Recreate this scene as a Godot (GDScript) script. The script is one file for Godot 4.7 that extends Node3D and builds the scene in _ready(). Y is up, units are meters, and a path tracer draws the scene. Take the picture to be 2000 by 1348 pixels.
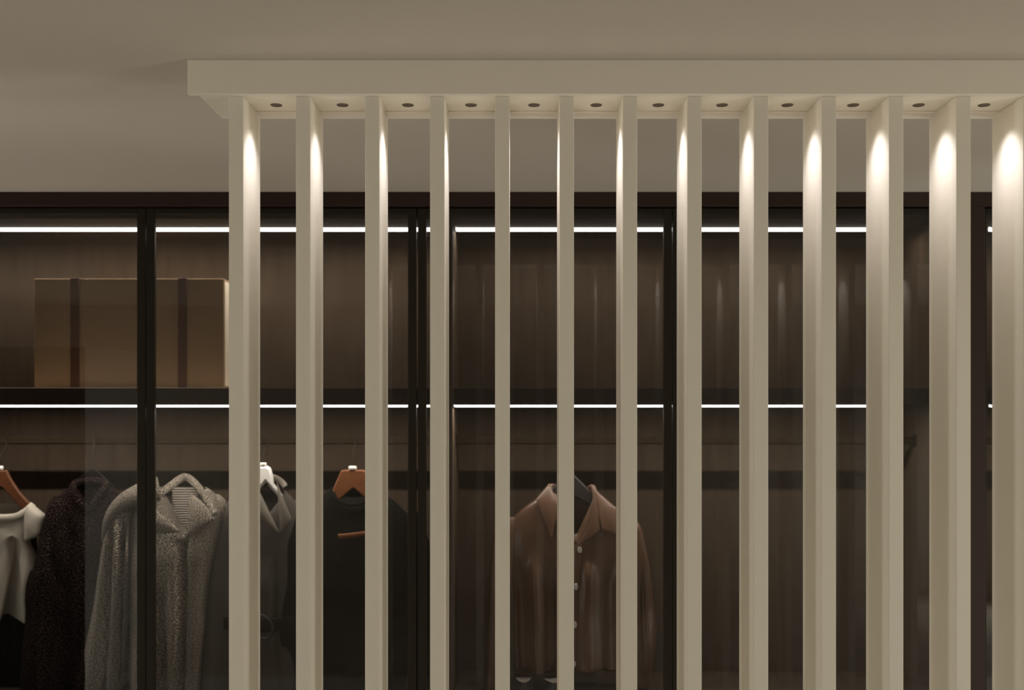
extends Node3D
# A walk-in wardrobe behind a white slatted partition. Units are metres, y up, the camera looks along -z.

var M := {}          # materials
var taken := {}      # names in use at top level
const EYE := 1.65    # height of the lens
const GD := 5.08     # distance of the hanging clothes from the lens plane

# ---------------------------------------------------------------- helpers
func numbered(called: String) -> String:
	var n: int = taken.get(called, 0)
	taken[called] = n + 1
	return called if n == 0 else "%s_%03d" % [called, n]

func tag(o: Node3D, label: String, category: String, group := "", kind := "") -> Node3D:
	if label: o.set_meta("label", label)
	if category: o.set_meta("category", category)
	if group: o.set_meta("group", group)
	if kind: o.set_meta("kind", kind)
	return o

func thing(called: String, at: Vector3, label: String, category: String, group := "") -> Node3D:
	var o := Node3D.new()
	o.name = numbered(called)
	o.position = at
	add_child(o)
	tag(o, label, category, group)
	return o

func new_st() -> SurfaceTool:
	var st := SurfaceTool.new()
	st.begin(Mesh.PRIMITIVE_TRIANGLES)
	return st

func obj(called: String, st: SurfaceTool, m: Material, parent: Node = self) -> MeshInstance3D:
	var o := MeshInstance3D.new()
	st.generate_normals()
	o.mesh = st.commit()
	o.material_override = m
	o.cast_shadow = GeometryInstance3D.SHADOW_CASTING_SETTING_ON
	if parent == self:
		o.name = numbered(called)
		add_child(o)
	else:
		o.name = called
		parent.add_child(o, true)
	return o

func struct(called: String, st: SurfaceTool, m: Material) -> MeshInstance3D:
	var o := obj(called, st, m)
	o.set_meta("kind", "structure")
	return o

# a triangle wound so that its face looks away from c
func tri(st: SurfaceTool, a: Vector3, b: Vector3, d: Vector3, c: Vector3) -> void:
	if (d - a).cross(b - a).dot((a + b + d) / 3.0 - c) < 0.0:
		var t := b
		b = d
		d = t
	for p in [a, b, d]:
		st.set_uv(Vector2(p.x, p.y))
		st.add_vertex(p)

func quad(st: SurfaceTool, a: Vector3, b: Vector3, c: Vector3, d: Vector3, mid: Vector3) -> void:
	tri(st, a, b, c, mid)
	tri(st, a, c, d, mid)

# chamfered box between two corners
func bx(st: SurfaceTool, lo: Vector3, hi: Vector3, ch := 0.0) -> void:
	st.set_smooth_group(-1)
	var mid := (lo + hi) / 2.0
	var h := (hi - lo) / 2.0
	ch = minf(ch, minf(h.x, minf(h.y, h.z)) * 0.9)
	var v := func(sx: int, sy: int, sz: int, axis: int) -> Vector3:   # the corner's point on the face across that axis
		var k := Vector3(h.x - ch, h.y - ch, h.z - ch)
		k[axis] = h[axis]
		return mid + k * Vector3(sx, sy, sz)
	for ax in 3:
		var b := (ax + 1) % 3
		var c := (ax + 2) % 3
		for s in [-1, 1]:
			var q := []
			for k in [[-1, -1], [1, -1], [1, 1], [-1, 1]]:
				var g := [0, 0, 0]
				g[ax] = s
				g[b] = k[0]
				g[c] = k[1]
				q.append(v.call(g[0], g[1], g[2], ax))
			quad(st, q[0], q[1], q[2], q[3], mid)
	if ch <= 0.0:
		return
	for ax in 3:                                                     # the twelve edges run along ax
		var b := (ax + 1) % 3
		var c := (ax + 2) % 3
		for k in [[-1, -1], [1, -1], [1, 1], [-1, 1]]:
			var g := [0, 0, 0]
			g[b] = k[0]
			g[c] = k[1]
			g[ax] = -1
			var p0: Vector3 = v.call(g[0], g[1], g[2], b)
			var p1: Vector3 = v.call(g[0], g[1], g[2], c)
			g[ax] = 1
			var p2: Vector3 = v.call(g[0], g[1], g[2], c)
			var p3: Vector3 = v.call(g[0], g[1], g[2], b)
			quad(st, p0, p1, p2, p3, mid)
	for sx in [-1, 1]:
		for sy in [-1, 1]:
			for sz in [-1, 1]:
				tri(st, v.call(sx, sy, sz, 0), v.call(sx, sy, sz, 1), v.call(sx, sy, sz, 2), mid)

func box_obj(called: String, lo: Vector3, hi: Vector3, ch: float, m: Material, parent: Node = self) -> MeshInstance3D:
	var st := new_st()
	bx(st, lo, hi, ch)
	return obj(called, st, m, parent)

# a solid from a grid of points; wrap joins the last column to the first
func grid(st: SurfaceTool, g: Array, uv: Array, wrap: bool, flip := false) -> void:
	st.set_smooth_group(0)
	var rows := g.size()
	var cols: int = g[0].size()
	for i in rows - 1:
		for j in (cols if wrap else cols - 1):
			var k := (j + 1) % cols
			var idx := [[i, j, j], [i, k, j + 1], [i + 1, k, j + 1], [i + 1, j, j]]
			for t in ([[0, 2, 1], [0, 3, 2]] if flip else [[0, 1, 2], [0, 2, 3]]):
				for n in t:
					var e: Array = idx[n]
					st.set_uv(uv[e[0]][mini(e[2], uv[e[0]].size() - 1)])
					st.add_vertex(g[e[0]][e[1]])

func cap(st: SurfaceTool, ring: Array, flip: bool) -> void:
	var mid := Vector3.ZERO
	for p in ring: mid += p
	mid /= ring.size()
	for j in ring.size():
		var a: Vector3 = ring[j]
		var b: Vector3 = ring[(j + 1) % ring.size()]
		for p in ([mid, b, a] if flip else [mid, a, b]):
			st.set_uv(Vector2(p.x, p.y))
			st.add_vertex(p)

# Catmull-Rom through rows of numbers, by the first number of each row
func along(ctl: Array, t: float) -> Array:
	var f := t * (ctl.size() - 1)
	var i := mini(int(f), ctl.size() - 2)
	var u := f - i
	var r := []
	for k in ctl[0].size():
		var p1: float = ctl[i][k]
		var p2: float = ctl[i + 1][k]
		var p0: float = ctl[maxi(i - 1, 0)][k]
		var p3: float = ctl[mini(i + 2, ctl.size() - 1)][k]
		var m1 := (p2 - p0) / 2.0
		var m2 := (p3 - p1) / 2.0
		r.append(p1 * (2*u*u*u - 3*u*u + 1) + m1 * (u*u*u - 2*u*u + u) + p2 * (3*u*u - 2*u*u*u) + m2 * (u*u*u - u*u))
	return r

# A hanging tube of cloth. Rows from the top down: [y, x of the left edge, x of the right edge, half depth, depth of its middle].
# opt: folds [[x at top, x at bottom, width, height, from y, full at y]...], neck [x, half width, dip, reach], wave, seed, n, m, cap_top, cap_bottom
func cloth(st: SurfaceTool, rows: Array, opt := {}) -> void:
	var n: int = opt.get("n", 72)
	var m: int = opt.get("m", 90)
	var noise := FastNoiseLite.new()
	noise.seed = opt.get("seed", 1)
	noise.frequency = 1.0
	noise.fractal_octaves = 2
	var top: float = rows[0][0]
	var bottom: float = rows[-1][0]
	var g := []
	var uv := []
	for i in m + 1:
		var r := along(rows, float(i) / m)
		var line := []
		var ul := []
		var cx: float = (r[1] + r[2]) / 2.0
		var hw: float = maxf((r[2] - r[1]) / 2.0, 0.001)
		for j in n + 1:
			var a := TAU * j / n
			var c := cos(a)
			var s := sin(a)
			var x: float = cx + hw * signf(c) * pow(absf(c), 0.85)
			var front := clampf(s * 1.6, 0.0, 1.0)
			var y: float = r[0]
			var z: float = r[4] + r[3] * signf(s) * pow(absf(s), 0.7)
			var down := clampf((top - y) / maxf(top - bottom, 0.01), 0.0, 1.0)
			for f in opt.get("folds", []):
				var fx: float = lerpf(f[0], f[1], down)
				var on := smoothstep(f[4], f[5], y) if f[4] < f[5] else smoothstep(f[4], f[5], y)
				z += f[3] * exp(-pow((x - fx) / f[2], 2.0)) * on * front
			var w: float = opt.get("wave", 0.006)
			z += w * noise.get_noise_3d(x * 9.0, y * 2.2, signf(s) * 3.0) * 2.0 * (0.35 + down)
			x += w * 0.5 * noise.get_noise_3d(y * 5.0, a * 0.3, 7.0)
			if opt.has("neck"):
				var k: Array = opt.neck
				var u: float = absf(x - k[0]) / k[1]
				var shape := 0.0
				if u < 1.0:
					shape = (1.0 - u) if opt.get("vee", false) else sqrt(1.0 - u * u)
				var fall := clampf(1.0 - (top - y) / k[3], 0.0, 1.0)
				y -= k[2] * shape * fall * smoothstep(0.0, 0.35, s)
			if opt.has("hem"):
				var k: Array = opt.hem
				var u: float = 1.0 - absf(x - k[0]) / k[1]
				if u > 0.0:
					y += k[2] * pow(u, 0.7) * clampf(1.0 - (y - bottom) / k[3], 0.0, 1.0)
			line.append(Vector3(x, y, z))
			ul.append(Vector2(hw * 2.4 * j / n * 2.0, y))
		g.append(line)
		uv.append(ul)
	grid(st, g, uv, false)
	if opt.get("cap_top", false): cap(st, g[0].slice(0, n), true)
	if opt.get("cap_bottom", true): cap(st, g[-1].slice(0, n), false)

# a round or flattened bar along a path; ra and rb are half width across and half thickness, taper at the ends to e0 and e1
func sweep(st: SurfaceTool, pts: Array, ra: float, rb: float, e0 := 1.0, e1 := 1.0, n := 14, m := 40, ref := Vector3(0, 0, 1)) -> void:
	var ctl := []
	var len := 0.0
	for i in pts.size():
		ctl.append([pts[i].x, pts[i].y, pts[i].z])
		if i: len += pts[i].distance_to(pts[i - 1])
	var g := []
	var uv := []
	for i in m + 1:
		var t := float(i) / m
		var q := along(ctl, t)
		var qa := along(ctl, maxf(t - 0.01, 0.0))
		var qb := along(ctl, minf(t + 0.01, 1.0))
		var p := Vector3(q[0], q[1], q[2])
		var d := (Vector3(qb[0], qb[1], qb[2]) - Vector3(qa[0], qa[1], qa[2])).normalized()
		var side := d.cross(ref).normalized()
		var up := side.cross(d).normalized()
		var k := lerpf(e0, e1, t)
		var line := []
		var ul := []
		for j in n + 1:
			var a := TAU * j / n
			line.append(p + (side * cos(a) * ra + up * sin(a) * rb) * k)
			ul.append(Vector2(float(j) / n * 5.0 * ra, t * len))
		g.append(line)
		uv.append(ul)
	grid(st, g, uv, false)
	cap(st, g[0].slice(0, n), true)
	cap(st, g[-1].slice(0, n), false)

# a curved leaf of cloth with thickness between four corners; belly pushes its middle along z, curl lifts the edge b-c
func leaf(st: SurfaceTool, a: Vector3, b: Vector3, c: Vector3, d: Vector3, belly: float, thick: float, sag := 0.0) -> void:
	var n := 14
	var front := []
	var back := []
	var uv := []
	for i in n + 1:
		var v := float(i) / n
		var fl := []
		var bl := []
		var ul := []
		for j in n + 1:
			var u := float(j) / n
			var p := a.lerp(b, u).lerp(d.lerp(c, u), v)
			var k := 4.0 * u * (1.0 - u)
			var l := 4.0 * v * (1.0 - v)
			p.z += belly * k * l
			p.y -= sag * k * (1.0 - v * 0.5)
			var edge := minf(minf(u, 1.0 - u), minf(v, 1.0 - v)) * n
			var t := thick * (0.35 if edge < 0.5 else (0.85 if edge < 1.5 else 1.0))
			fl.append(p + Vector3(0, 0, t / 2.0))
			bl.append(p - Vector3(0, 0, t / 2.0))
			ul.append(Vector2(p.x, p.y))
		front.append(fl)
		back.append(bl)
		uv.append(ul)
	var flip := (c - a).cross(b - a).z < 0.0
	grid(st, front, uv, false, flip)
	grid(st, back, uv, false, not flip)
	for e in 4:
		var rim_f := []
		var rim_b := []
		for k in n + 1:
			var i: int = [0, k, n, n - k][e]
			var j: int = [k, n, n - k, 0][e]
			rim_f.append(front[i][j])
			rim_b.append(back[i][j])
		var r := [rim_f, rim_b]
		var u2 := []
		for q in r:
			var l := []
			for p in q: l.append(Vector2(p.x, p.y))
			u2.append(l)
		grid(st, r, u2, false, not flip)

# a flat outline given a real thickness with rounded edges, standing in the xy plane round depth z
func plate(st: SurfaceTool, poly: PackedVector2Array, z: float, thick: float, bevel: float) -> void:
	if not Geometry2D.is_polygon_clockwise(poly):
		poly.reverse()
	var n := poly.size()
	var inner := PackedVector2Array()
	for i in n:
		var e0 := (poly[i] - poly[(i + n - 1) % n]).normalized()
		var e1 := (poly[(i + 1) % n] - poly[i]).normalized()
		var m0 := Vector2(e0.y, -e0.x)
		var m1 := Vector2(e1.y, -e1.x)
		var nn := (m0 + m1).normalized()
		inner.append(poly[i] + nn * bevel / maxf(nn.dot(m0), 0.5))
	var shrunk := absf(area(inner)) < absf(area(poly))
	if not shrunk:
		for i in n: inner[i] = poly[i] * 2.0 - inner[i]
	var rings := []
	for s in [[inner, thick / 2], [poly, thick / 2 - bevel], [poly, -thick / 2 + bevel], [inner, -thick / 2]]:
		var l := []
		for p in s[0]: l.append(Vector3(p.x, p.y, z + s[1]))
		rings.append(l)
	st.set_smooth_group(-1)
	for i in 3:
		for j in n:
			var k := (j + 1) % n
			for t in [[rings[i][j], rings[i + 1][j], rings[i + 1][k]], [rings[i][j], rings[i + 1][k], rings[i][k]]]:
				for p in t:
					st.set_uv(Vector2(p.x, p.y))
					st.add_vertex(p)
	var ids := Geometry2D.triangulate_polygon(inner)
	for i in range(0, ids.size(), 3):
		var a: Vector3 = rings[0][ids[i]]
		var b: Vector3 = rings[0][ids[i + 1]]
		var c: Vector3 = rings[0][ids[i + 2]]
		tri(st, a, b, c, a - Vector3(0, 0, 1))
		var o := Vector3(0, 0, thick)
		tri(st, a - o, b - o, c - o, a)

func area(p: PackedVector2Array) -> float:
	var s := 0.0
	for i in p.size(): s += p[i].cross(p[(i + 1) % p.size()])
	return s / 2.0

# revolve [radius, height] pairs about the vertical through at
func lathe(st: SurfaceTool, at: Vector3, prof: Array, n := 28) -> void:
	var g := []
	var uv := []
	for p in prof:
		var line := []
		var ul := []
		for j in n + 1:
			var a := TAU * j / n
			line.append(at + Vector3(p[0] * cos(a), p[1], p[0] * sin(a)))
			ul.append(Vector2(float(j) / n, p[1]))
		g.append(line)
		uv.append(ul)
	grid(st, g, uv, false, true)

# metres of a garment drawn up at 413 dots per metre round (1010, 806) = straight ahead
func gx(px: float) -> float: return (px - 1010.0) * GD / 2100.0
func gy(py: float) -> float: return EYE - (py - 806.0) * GD / 2100.0
func gp(px: float, py: float, z := 0.0) -> Vector3: return Vector3(gx(px), gy(py), -GD + z)
func rows_of(a: Array) -> Array:
	var r := []
	for e in a: r.append([gy(e[0]), gx(e[1]), gx(e[2]), e[3], -GD + e[4]])
	return r
func folds_of(a: Array) -> Array:
	var r := []
	for e in a: r.append([gx(e[0]), gx(e[1]), e[2] * GD / 2100.0, e[3], gy(e[4]), gy(e[5])])
	return r

# ---------------------------------------------------------------- materials
func mat(c: Color, rough: float, spec := 0.5) -> StandardMaterial3D:
	var m := StandardMaterial3D.new()
	m.albedo_color = c.linear_to_srgb()
	m.roughness = rough
	m.metallic_specular = spec
	return m

func noise_tex(size: int, freq: float, sd: int, ramp: Array) -> NoiseTexture2D:
	var n := FastNoiseLite.new()
	n.seed = sd
	n.frequency = freq
	n.fractal_octaves = 4
	var t := NoiseTexture2D.new()
	t.width = size
	t.height = size
	t.seamless = true
	t.noise = n
	if ramp:
		var g := Gradient.new()
		g.offsets = PackedFloat32Array(ramp[0])
		g.colors = PackedColorArray(ramp[1])
		t.color_ramp = g
	return t

func image_tex(size: int, f: Callable) -> ImageTexture:
	var im := Image.create(size, size, false, Image.FORMAT_RGB8)
	for y in size:
		for x in size:
			var v: float = clampf(f.call(float(x) / size, float(y) / size), 0.0, 1.0)
			im.set_pixel(x, y, Color(v, v, v))
	return ImageTexture.create_from_image(im)

func make_materials() -> void:
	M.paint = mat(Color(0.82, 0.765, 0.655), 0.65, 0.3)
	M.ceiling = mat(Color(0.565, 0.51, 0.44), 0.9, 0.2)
	M.ceiling.heightmap_enabled = true
	M.ceiling.heightmap_texture = noise_tex(512, 0.06, 5, [])
	M.ceiling.heightmap_scale = 0.03
	M.ceiling.uv1_triplanar = true
	M.ceiling.uv1_world_triplanar = true
	M.ceiling.uv1_scale = Vector3(2, 2, 2)
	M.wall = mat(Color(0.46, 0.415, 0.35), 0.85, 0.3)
	M.white = mat(Color(0.85, 0.83, 0.78), 0.4)
	M.floor = mat(Color(0.56, 0.495, 0.415), 0.7, 0.25)
	M.floor.albedo_texture = noise_tex(512, 0.01, 11, [[0.0, 1.0], [Color(0.85, 0.85, 0.85), Color(1, 1, 1)]])
	M.floor.uv1_triplanar = true
	M.floor.uv1_world_triplanar = true
	M.tile = mat(Color(0.72, 0.69, 0.64), 0.6, 0.3)
	M.lacquer = mat(Color(0.043, 0.027, 0.022), 0.6, 0.25)
	M.carcass = mat(Color(0.085, 0.061, 0.042), 0.75, 0.18)
	M.carcass.albedo_texture = noise_tex(512, 0.012, 3, [[0.0, 0.5, 1.0], [Color(0.86, 0.84, 0.82), Color(0.95, 0.95, 0.95), Color(1, 1, 1)]])
	M.carcass.uv1_triplanar = true
	M.carcass.uv1_world_triplanar = true
	M.carcass.uv1_scale = Vector3(3.0, 0.35, 3.0)
	M.shelf_edge = mat(Color(0.036, 0.024, 0.019), 0.6, 0.25)
	M.door_frame = mat(Color(0.026, 0.021, 0.015), 0.6, 0.25)
	M.glass = StandardMaterial3D.new()
	M.glass.albedo_color = Color(0.05, 0.04, 0.03, 0.22)
	M.glass.transparency = BaseMaterial3D.TRANSPARENCY_ALPHA
	M.glass.roughness = 0.0
	M.glass.metallic_specular = 0.43
	M.rail = mat(Color(0.020, 0.014, 0.008), 0.7, 0.12)
	M.led = mat(Color(0.9, 0.9, 0.9), 0.5)
	M.led.emission_enabled = true
	M.led.emission = Color(1.0, 0.985, 0.965)
	M.led.emission_energy_multiplier = 3.2
	M.fill_glow = mat(Color(0.9, 0.88, 0.82), 0.6)  # glow of the added ambient fill panels
	M.fill_glow.emission_enabled = true
	M.fill_glow.emission = Color(1.0, 0.95, 0.84)
	M.fill_glow.emission_energy_multiplier = 1.0
	M.aperture = mat(Color(0.16, 0.125, 0.09), 0.6)
	M.chrome = mat(Color(0.62, 0.60, 0.57), 0.25)
	M.chrome.metallic = 1.0
	M.wire = mat(Color(0.02, 0.018, 0.016), 0.5, 0.3)
	M.nylon = mat(Color(0.92, 0.90, 0.87), 0.35)
	M.black_wood = mat(Color(0.035, 0.027, 0.026), 0.5)
	var grain := noise_tex(256, 0.03, 9, [[0.0, 0.5, 1.0], [Color(0.75, 0.70, 0.66), Color(0.95, 0.93, 0.9), Color(1, 1, 1)]])
	for w in [["wood", Color(0.22, 0.082, 0.031)], ["dark_wood", Color(0.125, 0.045, 0.016)]]:
		M[w[0]] = mat(w[1], 0.5, 0.35)
		M[w[0]].albedo_texture = grain
		M[w[0]].uv1_triplanar = true
		M[w[0]].uv1_scale = Vector3(3, 18, 3)
	# cloths
	M.jersey = mat(Color(0.50, 0.455, 0.39), 0.95, 0.15)
	var knit := image_tex(256, func(u: float, v: float) -> float:
		var a := u * 8.0
		var b := v * 8.0
		var col := absf(fposmod(a, 1.0) - 0.5) * 2.0
		var stitch := 0.5 + 0.5 * sin(TAU * (b + col * 1.1))
		return 0.25 + 0.75 * stitch * (0.35 + 0.65 * sin(PI * fposmod(a * 2.0, 1.0))))
	var melange := noise_tex(512, 0.03, 21, [[0.25, 0.5, 0.75], [Color(0.42, 0.40, 0.38), Color(0.80, 0.78, 0.75), Color(1, 1, 1)]])
	M.knit = mat(Color(0.70, 0.64, 0.56), 0.95, 0.15)
	M.knit.albedo_texture = melange
	M.knit.uv1_scale = Vector3(9, 9, 1)
	M.knit.heightmap_enabled = true
	M.knit.heightmap_texture = knit
	M.knit.heightmap_scale = 1.2
	var rib := image_tex(128, func(_u: float, v: float) -> float: return 0.5 + 0.5 * sin(TAU * v * 8.0))
	M.rib = mat(Color(0.42, 0.38, 0.33), 0.95, 0.15)
	M.rib.heightmap_enabled = true
	M.rib.heightmap_texture = rib
	M.rib.heightmap_scale = 0.4
	M.rib.uv1_scale = Vector3(11, 11, 1)
	M.tweed = mat(Color(0.105, 0.08, 0.07), 1.0, 0.1)
	M.tweed.albedo_texture = noise_tex(512, 0.07, 33, [[0.3, 0.52, 0.72], [Color(0.28, 0.26, 0.26), Color(0.5, 0.46, 0.46), Color(1, 0.95, 0.95)]])
	M.tweed.uv1_scale = Vector3(3.4, 3.4, 1)
	M.tweed.heightmap_enabled = true
	M.tweed.heightmap_texture = noise_tex(512, 0.05, 34, [])
	M.tweed.heightmap_scale = 2.5
	M.black_cloth = mat(Color(0.0085, 0.0085, 0.007), 1.0, 0.15)
	M.coat = mat(Color(0.075, 0.066, 0.056), 0.7, 0.35)
	M.coat_lapel = mat(Color(0.15, 0.13, 0.105), 0.6, 0.4)
	M.satin = mat(Color(0.140, 0.072, 0.039), 0.36, 0.6)
	M.satin.rim_enabled = true
	M.satin.rim = 0.1
	M.satin.rim_tint = 0.6
	M.pearl = mat(Color(0.80, 0.76, 0.68), 0.3)
	M.linen = mat(Color(0.36, 0.245, 0.15), 0.9, 0.15)
	M.lit_pale = mat(Color(0.84, 0.74, 0.60), 1.0, 0.1)  # pale tone standing in for light: trunk ends, and bounce off the shelf
	M.linen.albedo_texture = noise_tex(256, 0.2, 41, [[0.0, 1.0], [Color(0.86, 0.86, 0.86), Color(1, 1, 1)]])
	M.linen.uv1_triplanar = true
	M.linen.uv1_scale = Vector3(5, 5, 5)
	M.strap = mat(Color(0.085, 0.032, 0.017), 0.6)
	M.shoe = mat(Color(0.022, 0.018, 0.015), 0.45)
	M.insole = mat(Color(0.30, 0.26, 0.22), 0.8)

# ---------------------------------------------------------------- the scene
func _ready() -> void:
	var cam := Camera3D.new()
	cam.name = "camera"
	cam.position = Vector3(0, EYE, 0)
	cam.near = 0.05
	cam.far = 60.0
	cam.set_frustum(0.05 * 1348.0 / 2100.0, Vector2(-10.0, 132.0) * 0.05 / 2100.0, 0.05, 60.0)
	add_child(cam)
	cam.current = true
	var we := WorldEnvironment.new()
	we.name = "environment"
	var e := Environment.new()
	e.background_mode = Environment.BG_COLOR
	e.background_color = Color(0, 0, 0)
	e.tonemap_mode = Environment.TONE_MAPPER_LINEAR
	e.tonemap_exposure = 1.0
	e.sdfgi_enabled = true
	e.ssao_enabled = true
	e.ssil_enabled = true
	we.environment = e
	var lens := CameraAttributesPhysical.new()      # sharp on the slats, the clothes a little soft
	lens.frustum_focal_length = 50.0
	lens.frustum_focus_distance = 3.15
	lens.exposure_aperture = 4.6
	we.camera_attributes = lens
	add_child(we)
	make_materials()
	# unseen panels added on the side walls to fill the room with ambient light
	fill_panel(-4.6, 1, -0.95, 4.0, "unseen panel added as fill light on the left wall, nearest the viewer")
	fill_panel(4.2, -1, -0.95, 4.0, "unseen panel added as fill light on the right wall, nearest the viewer")
	fill_panel(-4.6, 1, -3.95, 2.1, "unseen panel added as fill light on the left wall, beyond the slatted partition")
	fill_panel(4.2, -1, -3.95, 2.1, "unseen panel added as fill light on the right wall, beyond the slatted partition")
	room()
	partition()
	cupboard()
	wardrobes()
	trunk()
	white_shirt()
	trousers()
	tweed_jacket()
	cardigan()
	charcoal_coat()
	black_coat()
	brown_shirt()
	shoes()

func fill_panel(x: float, s: int, z: float, energy: float, label: String) -> void:  # an added fill light out of view, built as a glowing panel
	var o := thing("added_fill_light", Vector3(x, 0.2, z), label, "fill light")
	box_obj("housing", Vector3(minf(0, s * 0.045), 0, -0.5), Vector3(maxf(0, s * 0.045), 1.1, 0.5), 0.004, M.white, o)
	box_obj("diffuser", Vector3(minf(s * 0.045, s * 0.051), 0.04, -0.46), Vector3(maxf(s * 0.045, s * 0.051), 1.06, 0.46), 0.0, M.fill_glow, o)
	var l := AreaLight3D.new()
	l.name = "fill_source"
	l.position = Vector3(s * 0.055, 0.55, 0)
	l.rotation.y = -s * PI / 2.0
	l.area_size = Vector2(0.9, 1.0)
	l.light_energy = energy
	l.light_color = Color(0.985, 1.0, 0.95).linear_to_srgb()
	l.shadow_enabled = true
	o.add_child(l)

func room() -> void:
	var st := new_st()
	bx(st, Vector3(-4.8, -0.15, -2.95), Vector3(4.4, 0.0, 0.5))
	struct("floor", st, M.floor)
	st = new_st()
	bx(st, Vector3(-4.8, -0.15, -5.75), Vector3(4.4, 0.0, -2.95))
	struct("floor", st, M.tile)
	st = new_st()
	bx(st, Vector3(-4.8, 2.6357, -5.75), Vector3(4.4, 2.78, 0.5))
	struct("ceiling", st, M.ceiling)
	st = new_st()
	bx(st, Vector3(-4.8, 0, -5.75), Vector3(-4.6, 2.6357, 0.5))
	struct("wall_left", st, M.wall)
	st = new_st()
	bx(st, Vector3(4.2, 0, -5.75), Vector3(4.4, 2.6357, 0.5))
	struct("wall_right", st, M.wall)
	st = new_st()
	bx(st, Vector3(-4.6, 0, -5.75), Vector3(4.2, 2.6357, -5.5))
	struct("wall_back", st, M.wall)
	st = new_st()
	bx(st, Vector3(-4.6, 0, 0.25), Vector3(4.2, 2.6357, 0.5))
	struct("wall_front", st, M.wall)
	st = new_st()
	bx(st, Vector3(-4.6, 0, -5.5), Vector3(-2.92, 2.6357, -4.8), 0.003)
	struct("wall_corner", st, M.wall)
	st = new_st()
	bx(st, Vector3(-4.6, 0, 0.235), Vector3(4.2, 0.08, 0.25), 0.003)
	struct("baseboard_front", st, M.wall)

func cupboard() -> void:
	# stands left of the frame; the wardrobe glass mirrors its back
	var b := Vector3(-3.54, 0, -3.25)
	var o := thing("tall_cupboard", b, "tall black cupboard with a pale edge post, mirrored in the far left glass door", "cupboard")
	box_obj("body", Vector3(-4.59, 0, -3.49) - b, Vector3(-2.48, 2.025, -3.0) - b, 0.003, M.shelf_edge, o)
	box_obj("edge_post", Vector3(-2.479, 0, -3.495) - b, Vector3(-2.362, 2.025, -3.0) - b, 0.004, M.nylon, o)
	for k in 3:
		box_obj("door", Vector3(-4.58 + k * 0.70, 0.08, -2.999) - b, Vector3(-3.885 + k * 0.70, 2.015, -2.98) - b, 0.003, M.lacquer, o)

func trousers() -> void:
	var b := gp(8, 1300, -0.06)
	var o := thing("black_trousers", b, "plain black trousers hanging behind and below the pale tee", "trousers")
	for q in [[-44, 12, 61], [8, 62, 62]]:
		var st := new_st()
		cloth(st, shifted(rows_of([[1046, q[0], q[1], 0.012, -0.055], [1060, q[0], q[1], 0.018, -0.055], [1200, q[0], q[1], 0.022, -0.05], [1344, q[0] - 1, q[1] + 1, 0.024, -0.05]]), b), {"wave": 0.006, "seed": q[2], "cap_top": true, "m": 40})
		obj("leg", st, M.black_cloth, o)

func partition() -> void:
	var o := thing("slatted_partition", Vector3(0, 0, -3.02), "beige floor-to-ceiling partition of upright slats under a boxed header", "partition")
	var b := Vector3(0, 0, 3.02)
	box_obj("fascia", Vector3(-0.92, 2.5386, -3.016) + b, Vector3(2.74, 2.6357, -3.0) + b, 0.0015, M.paint, o)
	box_obj("header_box", Vector3(-0.891, 2.5386, -3.24) + b, Vector3(2.711, 2.6357, -3.016) + b, 0.0, M.paint, o)
	box_obj("rear_trim", Vector3(-0.886, 2.5346, -3.238) + b, Vector3(2.706, 2.5390, -3.165) + b, 0.001, M.paint, o)
	var xs := [-0.7895, -0.6011, -0.4070, -0.2243, -0.0417, 0.1395, 0.3171, 0.4983, 0.6853, 0.8758, 1.0649, 1.2540, 1.4424, 1.6300, 1.8170, 2.0040, 2.1910, 2.3780, 2.5650]
	var st := new_st()
	bx(st, Vector3(-0.0202, 0, -0.2), Vector3(0.0202, 2.5386, 0), 0.0012)
	var first := obj("slat", st, M.paint, o)
	for i in xs.size():
		var s: MeshInstance3D = first if i == 0 else first.duplicate()
		s.position = Vector3(xs[i], 0, 0)
		if i:
			s.name = "slat"
			o.add_child(s, true)
	# one downlight in the header of every bay
	var ordinal := ["first", "second", "third", "fourth", "fifth", "sixth", "seventh", "eighth", "ninth", "tenth", "eleventh", "twelfth", "thirteenth", "fourteenth", "fifteenth", "sixteenth", "seventeenth", "eighteenth"]
	var ring := new_st()
	lathe(ring, Vector3.ZERO, [[0.0135, 0.0], [0.0135, -0.0016], [0.0150, -0.0022], [0.0165, -0.0016], [0.0170, 0.0]])
	var lens := new_st()
	lathe(lens, Vector3.ZERO, [[0.0136, 0.0], [0.0136, -0.0012], [0.0, -0.0010]])
	var proto: Node3D
	for i in xs.size() - 1:
		var label: String = "small round recessed downlight in the %s gap from the left end of the slatted partition" % ordinal[i]
		var at := Vector3((xs[i] + xs[i + 1]) / 2.0, 2.5386, -3.105)
		var d: Node3D
		if i == 0:
			d = thing("downlight", at, label, "downlight", "downlights in the partition header")
			obj("trim_ring", ring, M.aperture, d)
			obj("lens", lens, M.aperture, d)
			var l := SpotLight3D.new()
			l.name = "spot"
			l.position = Vector3(0, -0.006, 0)
			l.rotation.x = -PI / 2.0
			l.spot_angle = 49.0
			l.spot_angle_attenuation = 1.0
			l.spot_range = 6.0
			l.spot_attenuation = 2.0
			l.light_energy = 0.155
			l.light_color = Color(0.985, 0.95, 1.0).linear_to_srgb()
			l.light_size = 0.016
			l.shadow_enabled = true
			d.add_child(l)
			proto = d
		else:
			d = proto.duplicate()
			d.name = numbered("downlight")
			add_child(d)
			d.position = at
			d.set_meta("label", label)

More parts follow.
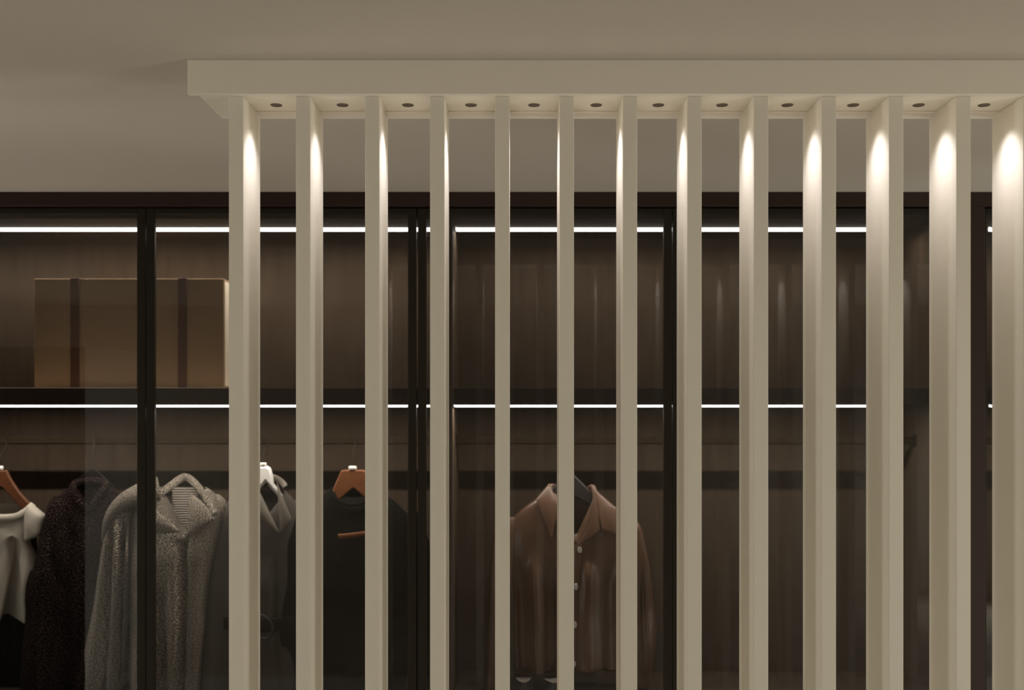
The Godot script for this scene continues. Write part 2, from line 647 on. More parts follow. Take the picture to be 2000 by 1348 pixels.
func led(lo: Vector3, hi: Vector3, energy: float, label: String) -> void:
	var at := Vector3((lo.x + hi.x) / 2.0, lo.y, (lo.z + hi.z) / 2.0)
	var o := thing("led_strip", at, label, "strip light", "linear lights in the wardrobes")
	var h := (hi - lo) / 2.0
	box_obj("channel", Vector3(-h.x, h.y * 2 - 0.003, -h.z), Vector3(h.x, h.y * 2, h.z), 0.0, M.shelf_edge, o)
	box_obj("diffuser", Vector3(-h.x, 0.0, -h.z), Vector3(h.x, h.y * 2 - 0.003, h.z), 0.004, M.led, o)
	for s in [-1, 1]:
		box_obj("end_cap", Vector3(s * h.x - 0.002, 0.001, -h.z), Vector3(s * h.x + 0.002, h.y * 2, h.z), 0.001, M.led, o)
	var l := AreaLight3D.new()
	l.name = "strip_light"
	l.position = Vector3(0, -0.003, 0)
	l.rotation.x = -PI / 2.0
	l.area_size = Vector2(h.x * 2.0, h.z * 2.0)
	l.light_energy = energy
	l.light_color = Color(1.0, 0.90, 0.78).linear_to_srgb()
	l.shadow_enabled = true
	o.add_child(l)

func door(x0: float, x1: float, sw: float, label: String) -> void:
	var y0 := 0.09
	var y1 := 2.5658
	var b := Vector3((x0 + x1) / 2.0, y0, -4.831)
	var o := thing("glazed_panel", b, label, "glass door", "framed glass doors of the wardrobes")
	for q in [[x0, x0 + sw], [x1 - 0.0385, x1]]:
		box_obj("stile", Vector3(q[0], y0, -4.842) - b, Vector3(q[1], y1, -4.82) - b, 0.002, M.door_frame, o)
	for q in [[y0, y0 + 0.05], [y1 - 0.024, y1]]:
		box_obj("rail", Vector3(x0 + sw, q[0], -4.842) - b, Vector3(x1 - 0.0385, q[1], -4.82) - b, 0.002, M.door_frame, o)
	box_obj("glass_pane", Vector3(x0 + sw - 0.004, y0 + 0.046, -4.834) - b, Vector3(x1 - 0.0345, y1 - 0.020, -4.829) - b, 0.0, M.glass, o)

func wardrobes() -> void:
	# the fixed frame round the three units
	var sx := thing("wardrobe_surround", Vector3(0, 0, -4.82), "dark brown fixed frame of top rail, plinth and uprights round the wardrobe units", "frame")
	var sb := Vector3(0, 0, -4.82)
	box_obj("top_rail", Vector3(-2.92, 2.5734, -4.86) - sb, Vector3(4.2, 2.6357, -4.80) - sb, 0.002, M.lacquer, sx)
	box_obj("plinth", Vector3(-2.92, 0, -4.86) - sb, Vector3(4.2, 0.08, -4.82) - sb, 0.002, M.lacquer, sx)
	for u in [[-2.92, -2.872], [1.899, 2.089], [3.117, 4.2]]:
		box_obj("upright", Vector3(u[0], 0.08, -4.86) - sb, Vector3(u[1], 2.5734, -4.80) - sb, 0.002, M.lacquer, sx)
	var units := [
		[-2.90, -0.3065, "left wardrobe unit with glass doors, holding the trunk and the tee, coats and cardigan"],
		[-0.3065, 1.921, "middle wardrobe unit with glass doors behind the slats, holding the brown shirt"],
		[2.094, 3.16, "rightmost wardrobe unit behind the last slats, only its left edge in view"],
	]
	for w in units:
		var o := thing("wardrobe", Vector3((w[0] + w[1]) / 2.0, 0, -5.1), w[2], "wardrobe")
		var b := o.position
		var t := 0.0135
		var x0: float = w[0]
		var x1: float = w[1]
		box_obj("back_panel", Vector3(x0 + t, 0.09, -5.44) - b, Vector3(x1 - t, 2.528, -5.42) - b, 0.0, M.carcass, o)
		box_obj("top_panel", Vector3(x0, 2.528, -5.44) - b, Vector3(x1, 2.560, -4.87) - b, 0.001, M.carcass, o)
		box_obj("base_panel", Vector3(x0 + t, 0.305, -5.42) - b, Vector3(x1 - t, 0.345, -4.88) - b, 0.001, M.carcass, o)
		box_obj("base_front", Vector3(x0 + t, 0.09, -4.905) - b, Vector3(x1 - t, 0.305, -4.885) - b, 0.002, M.shelf_edge, o)
		for s in [[x0, x0 + t], [x1 - t, x1]]:
			box_obj("side_panel", Vector3(s[0], 0.09, -5.44) - b, Vector3(s[1], 2.528, -4.87) - b, 0.001, M.carcass, o)
		var sh := box_obj("shelf", Vector3(x0 + t, 1.688, -5.42) - b, Vector3(x1 - t, 1.7616, -4.895) - b, 0.001, M.carcass, o)
		box_obj("edge_strip", Vector3(x0 + t, 1.6865, -4.895) - b, Vector3(x1 - t, 1.7616, -4.89) - b, 0.001, M.shelf_edge, sh)
		var st := new_st()
		bx(st, Vector3(x0 + t, 1.498, -5.158) - b, Vector3(x1 - t, 1.535, -5.142) - b, 0.005)
		obj("hanging_rail", st, M.rail, o)
		for s in [x0 + t + 0.004, x1 - t - 0.004]:
			st = new_st()
			bx(st, Vector3(s - 0.004, 1.488, -5.168) - b, Vector3(s + 0.004, 1.545, -5.132) - b, 0.002)
			obj("rail_bracket", st, M.rail, o)
	for d in [
		[-2.868, -1.6665, 0.0385, "leftmost dark-framed glass door, in front of the pale tee and black tweed jacket"],
		[-1.6635, -0.4515, 0.0385, "dark-framed glass door in front of the cardigan collar, charcoal coat and black coat"],
		[-0.4455, 0.6955, 0.0385, "dark-framed glass door in front of the brown satin shirt"],
		[0.6985, 1.8935, 0.0385, "dark-framed glass door behind the right-hand slats, with nothing hung inside it"],
		[2.0925, 3.1135, 0.013, "dark-framed glass door at the far right edge, beyond the wide brown upright"],
	]:
		door(d[0], d[1], d[2], d[3])
	led(Vector3(-2.82, 2.508, -5.10), Vector3(-0.335, 2.528, -5.08), 1.7, "bright white strip light under the top panel of the left wardrobe, above the trunk")
	led(Vector3(-2.82, 1.6745, -4.955), Vector3(-0.335, 1.688, -4.941), 1.9, "thinner white strip light under the shelf of the left wardrobe, above the hung clothes")
	led(Vector3(-0.288, 2.508, -5.10), Vector3(1.81, 2.528, -5.08), 0.95, "bright white strip light under the top panel of the middle wardrobe, above the empty shelf")
	led(Vector3(-0.288, 1.6745, -4.955), Vector3(1.74, 1.688, -4.941), 1.1, "thinner white strip light under the shelf of the middle wardrobe, above the brown shirt")
	led(Vector3(2.236, 2.508, -5.10), Vector3(3.05, 2.528, -5.08), 0.45, "end of the bright strip light under the top of the rightmost wardrobe")
	led(Vector3(2.175, 1.6745, -4.955), Vector3(3.05, 1.688, -4.941), 0.5, "end of the thinner strip light under the shelf of the rightmost wardrobe")

func trunk() -> void:
	var at := Vector3(-1.83, 1.7636, -5.236)
	var o := thing("trunk", at, "large tan fabric storage trunk with two dark straps on the upper shelf", "trunk")
	box_obj("body", Vector3(-0.447, 0, -0.165), Vector3(0.447, 0.518, 0.165), 0.002, M.linen, o)
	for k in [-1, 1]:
		box_obj("lit_end", Vector3(k * 0.4485 - 0.002, 0.012, -0.155), Vector3(k * 0.4485 + 0.002, 0.506, 0.155), 0.001, M.lit_pale, o)  # ends coloured paler to paint in the strong light on them
	for x in [-0.255, 0.252]:
		var st := new_st()
		bx(st, Vector3(x - 0.0205, 0.002, 0.1655), Vector3(x + 0.0205, 0.520, 0.1695), 0.001)
		bx(st, Vector3(x - 0.0205, 0.5175, -0.1695), Vector3(x + 0.0205, 0.522, 0.1695), 0.001)
		bx(st, Vector3(x - 0.0205, 0.002, -0.1695), Vector3(x + 0.0205, 0.518, -0.1655), 0.001)
		obj("strap", st, M.strap, o)
	var mt := box_obj("added_bounce_mat", Vector3(-2.36, 1.7617, -5.41), Vector3(-1.30, 1.7637, -4.90), 0.0006, M.lit_pale)  # added reflector, hidden behind the shelf edge, brightening the foot of the trunk
	tag(mt, "unseen pale mat added under the tan trunk to bounce light onto its front", "mat")

# ---------------------------------------------------------------- hangers
func hook(o: Node3D, base: Vector3, b: Vector3, m: Material, r := 0.0019) -> void:
	# from the hanger's neck up and over the rail, whose top is at 1.535
	var t := 1.535 + r
	var z := -5.15
	var st := new_st()
	sweep(st, [base - b, Vector3(base.x, lerpf(base.y, 1.50, 0.5), base.z) - b, Vector3(base.x, 1.50, z + 0.018) - b, Vector3(base.x, 1.530, z + 0.0135) - b, Vector3(base.x, t + 0.001, z) - b, Vector3(base.x, 1.525, z - 0.0135) - b, Vector3(base.x, 1.505, z - 0.016) - b], r, r, 1, 1, 10, 48, Vector3(1, 0, 0))
	obj("hook", st, m, o)

func ferrule(o: Node3D, at: Vector3, b: Vector3, r: float, h: float, m: Material) -> void:
	var st := new_st()
	lathe(st, at - b, [[0.0, 0.0], [r, 0.0], [r, h * 0.8], [r * 0.8, h], [0.0, h]], 20)
	obj("ferrule", st, m, o)

# an outline mirrored about cx
func mirrored(half: Array, cx: float) -> PackedVector2Array:
	var p := PackedVector2Array()
	for q in half: p.append(Vector2(gx(q[0]), gy(q[1])))
	for i in range(half.size() - 1, -1, -1):
		if absf(half[i][0] - cx) > 0.5: p.append(Vector2(gx(2 * cx - half[i][0]), gy(half[i][1])))
	return p

func hanger(called: String, cx: float, half: Array, z: float, thick: float, m: Material, label: String) -> Node3D:
	var b := Vector3(gx(cx), gy(half[0][1]) - 0.05, -GD + z)
	var o := thing(called, b, label, "hanger")
	var poly := mirrored(half, cx)
	for i in poly.size(): poly[i] -= Vector2(b.x, b.y)
	var st := new_st()
	plate(st, poly, 0.0, thick, minf(0.006, thick * 0.35))
	obj("arms", st, m, o)
	return o

# ---------------------------------------------------------------- clothes
func white_shirt() -> void:
	var h := hanger("wooden_hanger", 2, [[2, 919], [14, 918], [24, 938], [40, 962], [66, 990], [84, 1008], [80, 1014], [60, 1006], [46, 998], [24, 972], [5, 952], [2, 951]], 0.0, 0.022, M.dark_wood, "dark wooden hanger with a white collar inside the pale tee at far left")
	ferrule(h, gp(2, 918), h.position, 0.0105, 0.019, M.nylon)
	hook(h, gp(2, 910), h.position, M.wire)
	var b := gp(10, 1300)
	var o := thing("tee_shirt", b, "pale cream crew-neck tee hanging at the far left of the wardrobe", "shirt")
	var st := new_st()
	var r := rows_of([[984, -46, 66, 0.022, 0], [992, -45, 65, 0.030, 0], [1010, -42, 62, 0.040, 0], [1040, -39, 59, 0.046, 0], [1060, -38, 58, 0.048, 0], [1090, -46, 70, 0.050, 0.0], [1150, -50, 74, 0.052, -0.004], [1215, -52, 66, 0.050, -0.01]])
	for q in r:
		q[0] -= b.y
		q[1] -= b.x
		q[2] -= b.x
		q[4] -= b.z
	cloth(st, r, {"neck": [gx(10) - b.x, 0.135, 0.047, 0.10], "hem": [gx(31) - b.x, 21.0 * GD / 2100.0, 0.35, 0.42], "n": 120, "m": 110, "folds": shift_folds(folds_of([[34, 32, 14, -0.03, 1056, 1090], [60, 54, 9, 0.016, 1070, 1150], [8, 6, 8, 0.012, 1080, 1150]]), b), "wave": 0.004, "seed": 4})
	obj("body", st, M.jersey, o)
	for s in [-1, 1]:
		st = new_st()
		var sl := []
		for q in [[986, 57, 66, 0.02], [996, 55, 78, 0.032], [1008, 53, 91, 0.038], [1026, 53, 88, 0.04], [1043, 54, 84, 0.038], [1050, 54, 70, 0.034], [1054, 54, 58, 0.026]]:
			sl.append([q[0], q[1] if s > 0 else 20 - q[2], q[2] if s > 0 else 20 - q[1], q[3], 0.016])
		cloth(st, shifted(rows_of(sl), b), {"wave": 0.003, "m": 40, "n": 40, "cap_top": true})
		obj("sleeve", st, M.jersey, o)
	st = new_st()
	sweep(st, [gp(-44, 985) - b, gp(-34, 997, 0.028) - b, gp(-14, 1008, 0.042) - b, gp(12, 1011, 0.046) - b, gp(38, 1008, 0.042) - b, gp(56, 997, 0.028) - b, gp(65, 985) - b], 0.016, 0.0075, 1, 1, 12, 50)
	obj("neckband", st, M.jersey, o)

func shifted(r: Array, b: Vector3) -> Array:
	for q in r:
		q[0] -= b.y
		q[1] -= b.x
		q[2] -= b.x
		q[4] -= b.z
	return r

func shift_folds(f: Array, b: Vector3) -> Array:
	for q in f:
		q[0] -= b.x
		q[1] -= b.x
		q[4] -= b.y
		q[5] -= b.y
	return f

func tweed_jacket() -> void:
	var z := -0.03
	var hb := gp(175, 960, z)
	var h := thing("wire_hanger", hb, "thin dark wire hanger holding the black tweed jacket", "hanger")
	var st := new_st()
	sweep(st, [gp(175, 914, z) - hb, gp(160, 926, z) - hb, gp(130, 955, z) - hb, gp(112, 985, z) - hb], 0.0022, 0.0022, 1, 1, 8, 24)
	sweep(st, [gp(175, 914, z) - hb, gp(190, 926, z) - hb, gp(220, 955, z) - hb, gp(238, 985, z) - hb], 0.0022, 0.0022, 1, 1, 8, 24)
	obj("shoulder_wire", st, M.wire, h)
	hook(h, gp(175, 915, z), hb, M.wire, 0.0022)
	var b := gp(170, 1300, 0.03)
	var o := thing("tweed_jacket", b, "black speckled tweed jacket between the pale tee and the grey cardigan", "jacket")
	st = new_st()
	cloth(st, shifted(rows_of([[945, 150, 205, 0.022, 0], [958, 128, 226, 0.036, 0], [985, 108, 246, 0.048, 0.0], [1030, 98, 256, 0.06, 0.0], [1100, 92, 262, 0.066, 0.0], [1220, 88, 266, 0.07, 0.0], [1344, 84, 270, 0.072, 0.0]]), b), {"neck": [gx(178) - b.x, 0.075, 0.10, 0.2], "vee": true, "folds": shift_folds(folds_of([[128, 120, 9, 0.02, 1000, 1080], [150, 146, 10, -0.018, 990, 1060], [172, 176, 8, 0.014, 1010, 1100]]), b), "wave": 0.012, "seed": 12})
	obj("body", st, M.tweed, o)
	st = new_st()
	cloth(st, shifted(rows_of([[968, 108, 132, 0.02, 0.01], [982, 100, 138, 0.036, 0.014], [1010, 92, 140, 0.046, 0.018], [1060, 82, 138, 0.05, 0.024], [1104, 72, 128, 0.05, 0.03], [1118, 65, 126, 0.055, 0.032], [1160, 58, 132, 0.055, 0.032], [1250, 52, 140, 0.055, 0.03], [1344, 48, 146, 0.055, 0.03]]), b), {"folds": shift_folds(folds_of([[112, 98, 8, 0.014, 1030, 1090]]), b), "wave": 0.012, "seed": 15, "cap_top": true})
	obj("sleeve", st, M.tweed, o)
	st = new_st()
	cloth(st, shifted(rows_of([[968, 222, 244, 0.02, 0.0], [985, 216, 254, 0.036, 0.0], [1030, 214, 264, 0.046, 0.0], [1110, 214, 272, 0.05, 0.0], [1250, 216, 278, 0.052, 0.0], [1344, 218, 280, 0.052, 0.0]]), b), {"wave": 0.01, "seed": 16, "cap_top": true})
	obj("sleeve", st, M.tweed, o)
	st = new_st()
	sweep(st, [gp(178, 1000, 0.05) - b, gp(152, 965, 0.042) - b, gp(146, 946, 0.012) - b, gp(160, 941, -0.02) - b, gp(178, 940, -0.03) - b, gp(196, 941, -0.02) - b, gp(208, 946, 0.012) - b, gp(202, 965, 0.042) - b, gp(178, 1000, 0.05) - b], 0.017, 0.009, 1, 1, 12, 70)
	obj("collar", st, M.tweed, o)

func cardigan() -> void:
	var b := gp(330, 1300, 0.02)
	var o := thing("cardigan", b, "grey melange knitted cardigan with a shawl collar, next to the door stile", "cardigan")
	var st := new_st()
	cloth(st, shifted(rows_of([[950, 318, 402, 0.028, 0.01], [962, 292, 418, 0.04, 0.01], [980, 266, 434, 0.052, 0.015], [1010, 252, 440, 0.064, 0.02], [1060, 250, 434, 0.072, 0.02], [1130, 254, 420, 0.076, 0.02], [1240, 256, 408, 0.078, 0.02], [1344, 258, 400, 0.08, 0.02]]), b), {"neck": [gx(366) - b.x, 0.115, 0.19, 0.30], "vee": true, "folds": shift_folds(folds_of([[371, 366, 5, -0.055, 1005, 1050], [352, 350, 9, 0.018, 1030, 1120], [326, 328, 12, -0.05, 1080, 1190], [400, 388, 14, 0.014, 1000, 1090], [290, 285, 12, 0.02, 1040, 1120]]), b), "wave": 0.008, "seed": 23})
	obj("body", st, M.knit, o)
	st = new_st()
	cloth(st, shifted(rows_of([[984, 234, 270, 0.02, 0.04], [994, 228, 268, 0.036, 0.042], [1010, 224, 262, 0.044, 0.045], [1060, 211, 264, 0.048, 0.045], [1120, 200, 263, 0.05, 0.045], [1230, 182, 256, 0.05, 0.045], [1344, 160, 246, 0.05, 0.045]]), b), {"folds": shift_folds(folds_of([[236, 216, 5, -0.026, 1000, 1060], [241, 240, 5, 0.020, 1000, 1040], [253, 240, 7, -0.045, 1000, 1060], [262, 247, 3, 0.02, 1010, 1060], [226, 186, 7, 0.012, 1010, 1070]]), b), "wave": 0.005, "seed": 27, "cap_top": true})
	obj("sleeve", st, M.knit, o)
	st = new_st()
	sweep(st, [gp(318, 956, 0.045) - b, gp(288, 962, 0.065) - b, gp(256, 976, 0.08) - b, gp(234, 996, 0.085) - b, gp(220, 1022, 0.085) - b, gp(212, 1056, 0.075) - b], 0.058, 0.026, 1.1, 0.08, 20, 50)
	obj("shoulder_yoke", st, M.knit, o)
	st = new_st()
	cloth(st, shifted(rows_of([[966, 408, 428, 0.02, 0.0], [980, 408, 440, 0.034, 0.0], [1020, 404, 444, 0.042, 0.0], [1100, 392, 432, 0.042, 0.0], [1230, 380, 418, 0.042, 0.0], [1344, 372, 408, 0.042, 0.0]]), b), {"wave": 0.005, "seed": 28, "cap_top": true})
	obj("sleeve", st, M.knit, o)
	st = new_st()
	sweep(st, [gp(296, 984, 0.095) - b, gp(306, 974, 0.072) - b, gp(330, 954, 0.03) - b, gp(350, 937, -0.005) - b, gp(361, 933, -0.012) - b, gp(378, 942, 0.0) - b, gp(404, 968, 0.035) - b, gp(430, 1002, 0.085) - b], 0.019, 0.008, 1, 1, 14, 60)
	obj("collar", st, M.knit, o)
	st = new_st()
	leaf(st, gp(292, 976, 0.10), gp(308, 982, 0.105), gp(368, 1034, 0.112), gp(292, 1042, 0.112), 0.012, 0.009)
	var lf := obj("lapel", st, M.knit, o)
	lf.position = -b
	st = new_st()
	leaf(st, gp(378, 962, 0.055), gp(402, 976, 0.07), gp(432, 1010, 0.09), gp(376, 1046, 0.105), 0.012, 0.009)
	lf = obj("lapel", st, M.knit, o)
	lf.position = -b
	st = new_st()
	leaf(st, gp(334, 952, -0.018), gp(384, 952, -0.018), gp(388, 1060, 0.0), gp(334, 1060, 0.0), 0.0, 0.006)
	lf = obj("inner_yoke", st, M.rib, o)
	lf.position = -b

func charcoal_coat() -> void:
	var hb := gp(517, 950, 0.03)
	var h := thing("white_hanger", hb, "glossy white shaped hanger in the neck of the charcoal coat", "hanger")
	var st := new_st()
	var poly := PackedVector2Array()
	for q in [[505, 909], [525, 909], [532, 914], [536, 930], [538, 954], [523, 940], [512, 953], [498, 940], [500, 914]]:
		poly.append(Vector2(gx(q[0]) - hb.x, gy(q[1]) - hb.y))
	plate(st, poly, 0.0, 0.034, 0.011)
	obj("neck", st, M.nylon, h)
	st = new_st()
	sweep(st, [gp(530, 944, 0.02) - hb, gp(552, 974, 0.0) - hb, gp(572, 1000, 0.0) - hb], 0.014, 0.012, 1, 0.6, 12, 20)
	sweep(st, [gp(506, 944, 0.02) - hb, gp(484, 974, 0.0) - hb, gp(464, 1000, 0.0) - hb], 0.014, 0.012, 1, 0.6, 12, 20)
	obj("arms", st, M.nylon, h)
	ferrule(h, gp(517, 909, 0.03), hb, 0.0155, 0.014, M.nylon)
	hook(h, gp(517, 905, 0.02), hb, M.wire)
	var b := gp(505, 1300, 0.0)
	var o := thing("charcoal_coat", b, "charcoal belted coat with wide grey lapels on the white hanger", "coat")
	st = new_st()
	cloth(st, shifted(rows_of([[958, 488, 556, 0.03, 0.0], [972, 468, 570, 0.044, 0.0], [996, 450, 582, 0.056, 0.0], [1040, 444, 588, 0.066, 0.0], [1120, 446, 586, 0.068, 0.0], [1200, 450, 582, 0.062, 0.0], [1344, 440, 592, 0.072, 0.0]]), b), {"neck": [gx(524) - b.x, 0.09, 0.12, 0.24], "vee": true, "folds": shift_folds(folds_of([[530, 528, 5, 0.02, 1060, 1130], [516, 514, 6, 0.02, 1090, 1140], [540, 544, 4, -0.018, 1060, 1130], [500, 498, 8, -0.02, 1050, 1100]]), b), "wave": 0.006, "seed": 36})
	obj("body", st, M.coat, o)
	for q in [[[448, 472, 1], [444, 480, 1], [438, 484, 1], [430, 480, 1], [414, 470, 1], [404, 462, 1], [396, 456, 1]], [[562, 582, 0], [560, 590, 0], [562, 598, 0], [566, 602, 0], [568, 606, 0], [568, 606, 0], [568, 606, 0]]]:
		st = new_st()
		var zz := 0.03 if q[0][2] else -0.01
		var ys := [978, 990, 1012, 1050, 1130, 1230, 1344]
		var r := []
		for i in 7: r.append([ys[i], q[i][0], q[i][1], [0.018, 0.034, 0.044, 0.048, 0.048, 0.046, 0.046][i], zz])
		cloth(st, shifted(rows_of(r), b), {"wave": 0.005, "seed": 38, "cap_top": true})
		obj("sleeve", st, M.coat, o)
	var l: MeshInstance3D
	st = new_st()
	leaf(st, gp(496, 944, 0.055), gp(512, 956, 0.062), gp(556, 1040, 0.088), gp(496, 1004, 0.085), 0.014, 0.008)
	l = obj("lapel", st, M.coat_lapel, o)
	l.position = -b
	st = new_st()
	leaf(st, gp(545, 940, 0.045), gp(557, 966, 0.066), gp(577, 1012, 0.074), gp(556, 1040, 0.092), 0.012, 0.008)
	l = obj("lapel", st, M.coat_lapel, o)
	l.position = -b
	st = new_st()
	sweep(st, [gp(498, 948, 0.04) - b, gp(510, 938, 0.0) - b, gp(524, 932, -0.014) - b, gp(542, 936, 0.0) - b, gp(556, 944, 0.03) - b, gp(562, 950, 0.05) - b], 0.017, 0.007, 1, 0.8, 12, 40)
	obj("collar", st, M.coat_lapel, o)
	st = new_st()
	sweep(st, [gp(446, 1212, 0.075) - b, gp(490, 1212, 0.085) - b, gp(520, 1216, 0.088) - b, gp(560, 1212, 0.08) - b, gp(588, 1210, 0.05) - b], 0.03, 0.006, 1, 1, 12, 40)
	obj("belt", st, M.black_cloth, o)
	st = new_st()
	sweep(st, [gp(508, 1194, 0.098) - b, gp(524, 1196, 0.10) - b, gp(540, 1212, 0.10) - b, gp(540, 1230, 0.10) - b, gp(526, 1240, 0.10) - b, gp(508, 1228, 0.098) - b, gp(504, 1208, 0.098) - b, gp(508, 1194, 0.098) - b], 0.0075, 0.005, 1, 1, 10, 50)
	obj("belt_buckle", st, M.shoe, o)
	st = new_st()
	lathe(st, Vector3.ZERO, [[0.0, 0.0], [0.011, 0.0], [0.012, 0.002], [0.010, 0.004], [0.0, 0.003]], 18)
	l = obj("button", st, M.strap, o)
	l.transform = Transform3D(Basis(Vector3(1, 0, 0), PI / 2), gp(514, 1092, 0.094) - b)

func black_coat() -> void:
	var h := hanger("wooden_hanger", 692, [[692, 917], [676, 917], [668, 919], [655, 948], [650, 964], [632, 990], [606, 1014], [610, 1024], [634, 1006], [652, 990], [664, 977], [686, 957], [692, 953]], 0.02, 0.030, M.wood, "orange-brown wooden hanger with a white collar in the neck of the black coat")
	var hb := h.position
	ferrule(h, gp(690, 917, 0.02), hb, 0.020, 0.017, M.nylon)
	hook(h, gp(690, 911, 0.02), hb, M.wire)
	var st := new_st()
	sweep(st, [gp(667, 1044, 0.09) - hb, gp(690, 1042, 0.092) - hb, gp(722, 1038, 0.09) - hb], 0.012, 0.0055, 1, 1, 12, 16)
	var bar := obj("clip_bar", st, M.wood, h)
	bar.set_meta("label", "orange-brown wooden bar lying across the front of the coat")
	var b := gp(680, 1300)
	var o := thing("black_coat", b, "plain black coat on the orange-brown hanger, seen between the slats", "coat")
	st = new_st()
	cloth(st, shifted(rows_of([[950, 652, 734, 0.028, 0.0], [966, 630, 752, 0.042, 0.0], [985, 606, 776, 0.054, 0.0], [1010, 580, 800, 0.062, 0.0], [1040, 566, 814, 0.068, 0.0], [1100, 560, 820, 0.072, 0.0], [1220, 560, 822, 0.076, 0.0], [1344, 560, 824, 0.078, 0.0]]), b), {"neck": [gx(693) - b.x, 0.10, 0.05, 0.12], "folds": shift_folds(folds_of([[640, 630, 14, 0.012, 1040, 1140], [740, 750, 14, 0.012, 1040, 1140], [690, 690, 5, -0.01, 1060, 1120]]), b), "wave": 0.006, "seed": 43})
	obj("body", st, M.black_cloth, o)
	for s in [-1, 1]:
		st = new_st()
		var c: float = 692.0 + s * 114.0
		cloth(st, shifted(rows_of([[1000, c - 10, c + 10, 0.02, 0.0], [1014, c - 18, c + 18, 0.036, 0.0], [1040, c - 24 + s * 4, c + 22 + s * 4, 0.046, 0.004], [1070, c - 26 + s * 10, c + 24 + s * 10, 0.05, 0.006], [1150, c - 26 + s * 12, c + 24 + s * 12, 0.05, 0.006], [1344, c - 26 + s * 12, c + 25 + s * 12, 0.05, 0.006]]), b), {"wave": 0.004, "seed": 45 + s, "cap_top": true})
		obj("sleeve", st, M.black_cloth, o)
	st = new_st()
	sweep(st, [gp(652, 952, 0.0) - b, gp(656, 966, 0.045) - b, gp(668, 978, 0.062) - b, gp(693, 984, 0.068) - b, gp(718, 978, 0.062) - b, gp(730, 966, 0.045) - b, gp(734, 952, 0.0) - b], 0.008, 0.006, 1, 1, 12, 50)
	obj("neckband", st, M.black_cloth, o)

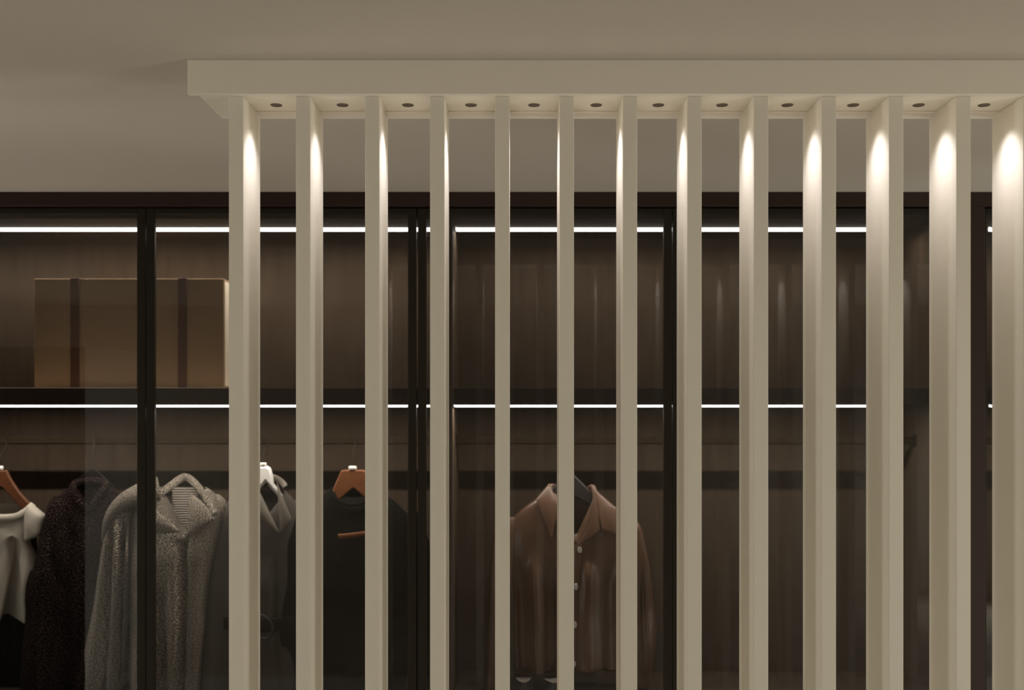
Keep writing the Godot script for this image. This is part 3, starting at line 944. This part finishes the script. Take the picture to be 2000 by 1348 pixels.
func brown_shirt() -> void:
	var h := hanger("black_hanger", 1113, [[1113, 926], [1106, 926], [1094, 938], [1072, 960], [1040, 984], [1006, 1012], [1012, 1022], [1046, 1000], [1080, 984], [1100, 972], [1113, 970]], -0.01, 0.026, M.black_wood, "black hanger inside the collar of the brown satin shirt")
	hook(h, gp(1113, 930, -0.01), h.position, M.wire)
	var b := gp(1120, 1300)
	var o := thing("satin_shirt", b, "brown satin button-up shirt hanging alone in the middle wardrobe", "shirt")
	var st := new_st()
	cloth(st, shifted(rows_of([[962, 1066, 1166, 0.026, 0.0], [975, 1046, 1184, 0.036, 0.0], [994, 1020, 1206, 0.046, 0.0], [1018, 998, 1228, 0.054, 0.0], [1050, 992, 1236, 0.06, 0.0], [1110, 1000, 1238, 0.062, 0.0], [1200, 1004, 1240, 0.062, 0.0], [1306, 1006, 1236, 0.064, 0.0]]), b), {"neck": [gx(1124) - b.x, 0.095, 0.205, 0.34], "vee": true, "folds": shift_folds(folds_of([[1040, 1050, 8, 0.065, 1060, 1150], [1078, 1076, 14, -0.05, 1080, 1160], [1146, 1142, 7, 0.055, 1070, 1130], [1180, 1182, 18, -0.035, 1060, 1150], [1012, 1020, 10, -0.05, 1080, 1180], [1214, 1210, 9, 0.02, 1060, 1150]]), b), "wave": 0.006, "seed": 52})
	obj("body", st, M.satin, o)
	for s in [-1, 1]:
		st = new_st()
		var q := [[1010, 978, 1010, 0.016], [1022, 970, 1014, 0.03], [1040, 964, 1012, 0.038], [1070, 959, 1008, 0.042], [1130, 954, 1002, 0.042], [1200, 950, 1000, 0.044], [1240, 948, 1000, 0.046], [1300, 946, 994, 0.042], [1340, 944, 990, 0.04]]
		if s > 0: q = [[1014, 1220, 1240, 0.016], [1024, 1218, 1248, 0.03], [1042, 1216, 1255, 0.038], [1080, 1220, 1263, 0.042], [1130, 1226, 1271, 0.042], [1190, 1232, 1278, 0.044], [1240, 1236, 1280, 0.046], [1300, 1236, 1274, 0.042], [1340, 1234, 1268, 0.04]]
		var r := []
		for k in q: r.append([k[0], k[1], k[2], k[3], 0.005])
		cloth(st, shifted(rows_of(r), b), {"folds": shift_folds(folds_of([[1262, 1262, 5, 0.014, 1060, 1130], [1248, 1262, 6, -0.016, 1100, 1180], [966, 958, 8, 0.012, 1060, 1130]]), b), "wave": 0.008, "seed": 55 + s, "cap_top": true})
		obj("sleeve", st, M.satin, o)
	var l: MeshInstance3D
	# collar: a stand round the back of the neck and two pointed leaves
	st = new_st()
	sweep(st, [gp(1128, 1064, 0.072) - b, gp(1090, 1020, 0.062) - b, gp(1074, 975, 0.03) - b, gp(1078, 950, -0.012) - b, gp(1098, 965, -0.034) - b, gp(1118, 972, -0.04) - b, gp(1140, 965, -0.034) - b, gp(1158, 952, -0.01) - b, gp(1162, 985, 0.03) - b, gp(1152, 1028, 0.062) - b, gp(1128, 1064, 0.072) - b], 0.012, 0.004, 1, 1, 12, 90)
	obj("collar_stand", st, M.satin, o)
	st = new_st()
	leaf(st, gp(1073, 943, 0.0), gp(1090, 985, 0.05), gp(1076, 1052, 0.082), gp(1046, 974, 0.05), 0.012, 0.006)
	l = obj("collar_leaf", st, M.satin, o)
	l.position = -b
	st = new_st()
	leaf(st, gp(1155, 948, 0.0), gp(1206, 994, 0.045), gp(1208, 1048, 0.082), gp(1174, 1032, 0.085), 0.012, 0.006)
	l = obj("collar_leaf", st, M.satin, o)
	l.position = -b
	st = new_st()
	leaf(st, gp(1161, 960, 0.03), gp(1172, 1034, 0.074), gp(1128, 1064, 0.084), gp(1150, 1028, 0.078), 0.004, 0.005)
	l = obj("collar_fold", st, M.satin, o)
	l.position = -b
	st = new_st()
	sweep(st, [gp(1128, 1062, 0.073) - b, gp(1124, 1140, 0.071) - b, gp(1121, 1220, 0.07) - b, gp(1119, 1304, 0.07) - b], 0.017, 0.004, 1, 1, 12, 40)
	obj("placket", st, M.satin, o)
	var bs := new_st()
	lathe(bs, Vector3.ZERO, [[0.0, -0.004], [0.010, -0.004], [0.0115, 0.0], [0.0105, 0.003], [0.006, 0.0022], [0.0, 0.0022]], 20)
	for p in [[1130, 1070], [1123, 1141], [1121, 1214], [1119, 1290]]:
		l = obj("button", bs, M.pearl, o)
		l.transform = Transform3D(Basis(Vector3(1, 0, 0), PI / 2) * Basis.from_scale(Vector3(0.85, 1, 1.35)), gp(p[0], p[1], 0.080) - b)

func shoes() -> void:
	var k := 0
	for s in [[0.030, -4.99, PI / 2, "dark slip-on shoe with pale insole under the brown shirt, left of the pair"], [0.155, -4.98, PI / 2 + 0.15, "dark slip-on shoe with pale insole under the brown shirt, right of the pair"]]:
		var o := thing("shoe", Vector3(s[0], 0.345, s[1]), s[3], "shoe", "shoes on the wardrobe floor")
		o.rotation.y = s[2]
		var st := new_st()
		# sole outline swept up into an upper open at the heel
		var g := []
		var uv := []
		for lv in [[0.0, 1.0, 0.0], [0.012, 1.02, 0.0], [0.035, 0.99, 0.01], [0.062, 0.90, 0.4], [0.080, 0.82, 0.8]]:
			var line := []
			var ul := []
			for j in 33:
				var a := TAU * j / 32.0
				var x := cos(a) * 0.115
				var w := 0.046 * (1.0 + 0.12 * sin(x * 14.0))
				var toe := smoothstep(-0.02, 0.13, x)
				line.append(Vector3(x * lerpf(lv[1], 1.0, 0.7) - 0.02 * toe * lv[2], lv[0] * (1.0 - 0.25 * toe), sin(a) * w * lv[1]))
				ul.append(Vector2(float(j) / 32, lv[0]))
			g.append(line)
			uv.append(ul)
		grid(st, g, uv, false, true)
		cap(st, g[0].slice(0, 32), false)
		obj("upper", st, M.shoe, o)
		st = new_st()
		var ring := []
		for j in 32: ring.append(g[4][j] * Vector3(0.97, 1, 0.95) - Vector3(0, 0.004, 0))
		cap(st, ring, true)
		var low := []
		for p in ring: low.append(p - Vector3(0, 0.004, 0))
		cap(st, low, false)
		obj("insole", st, M.insole, o)
		k += 1
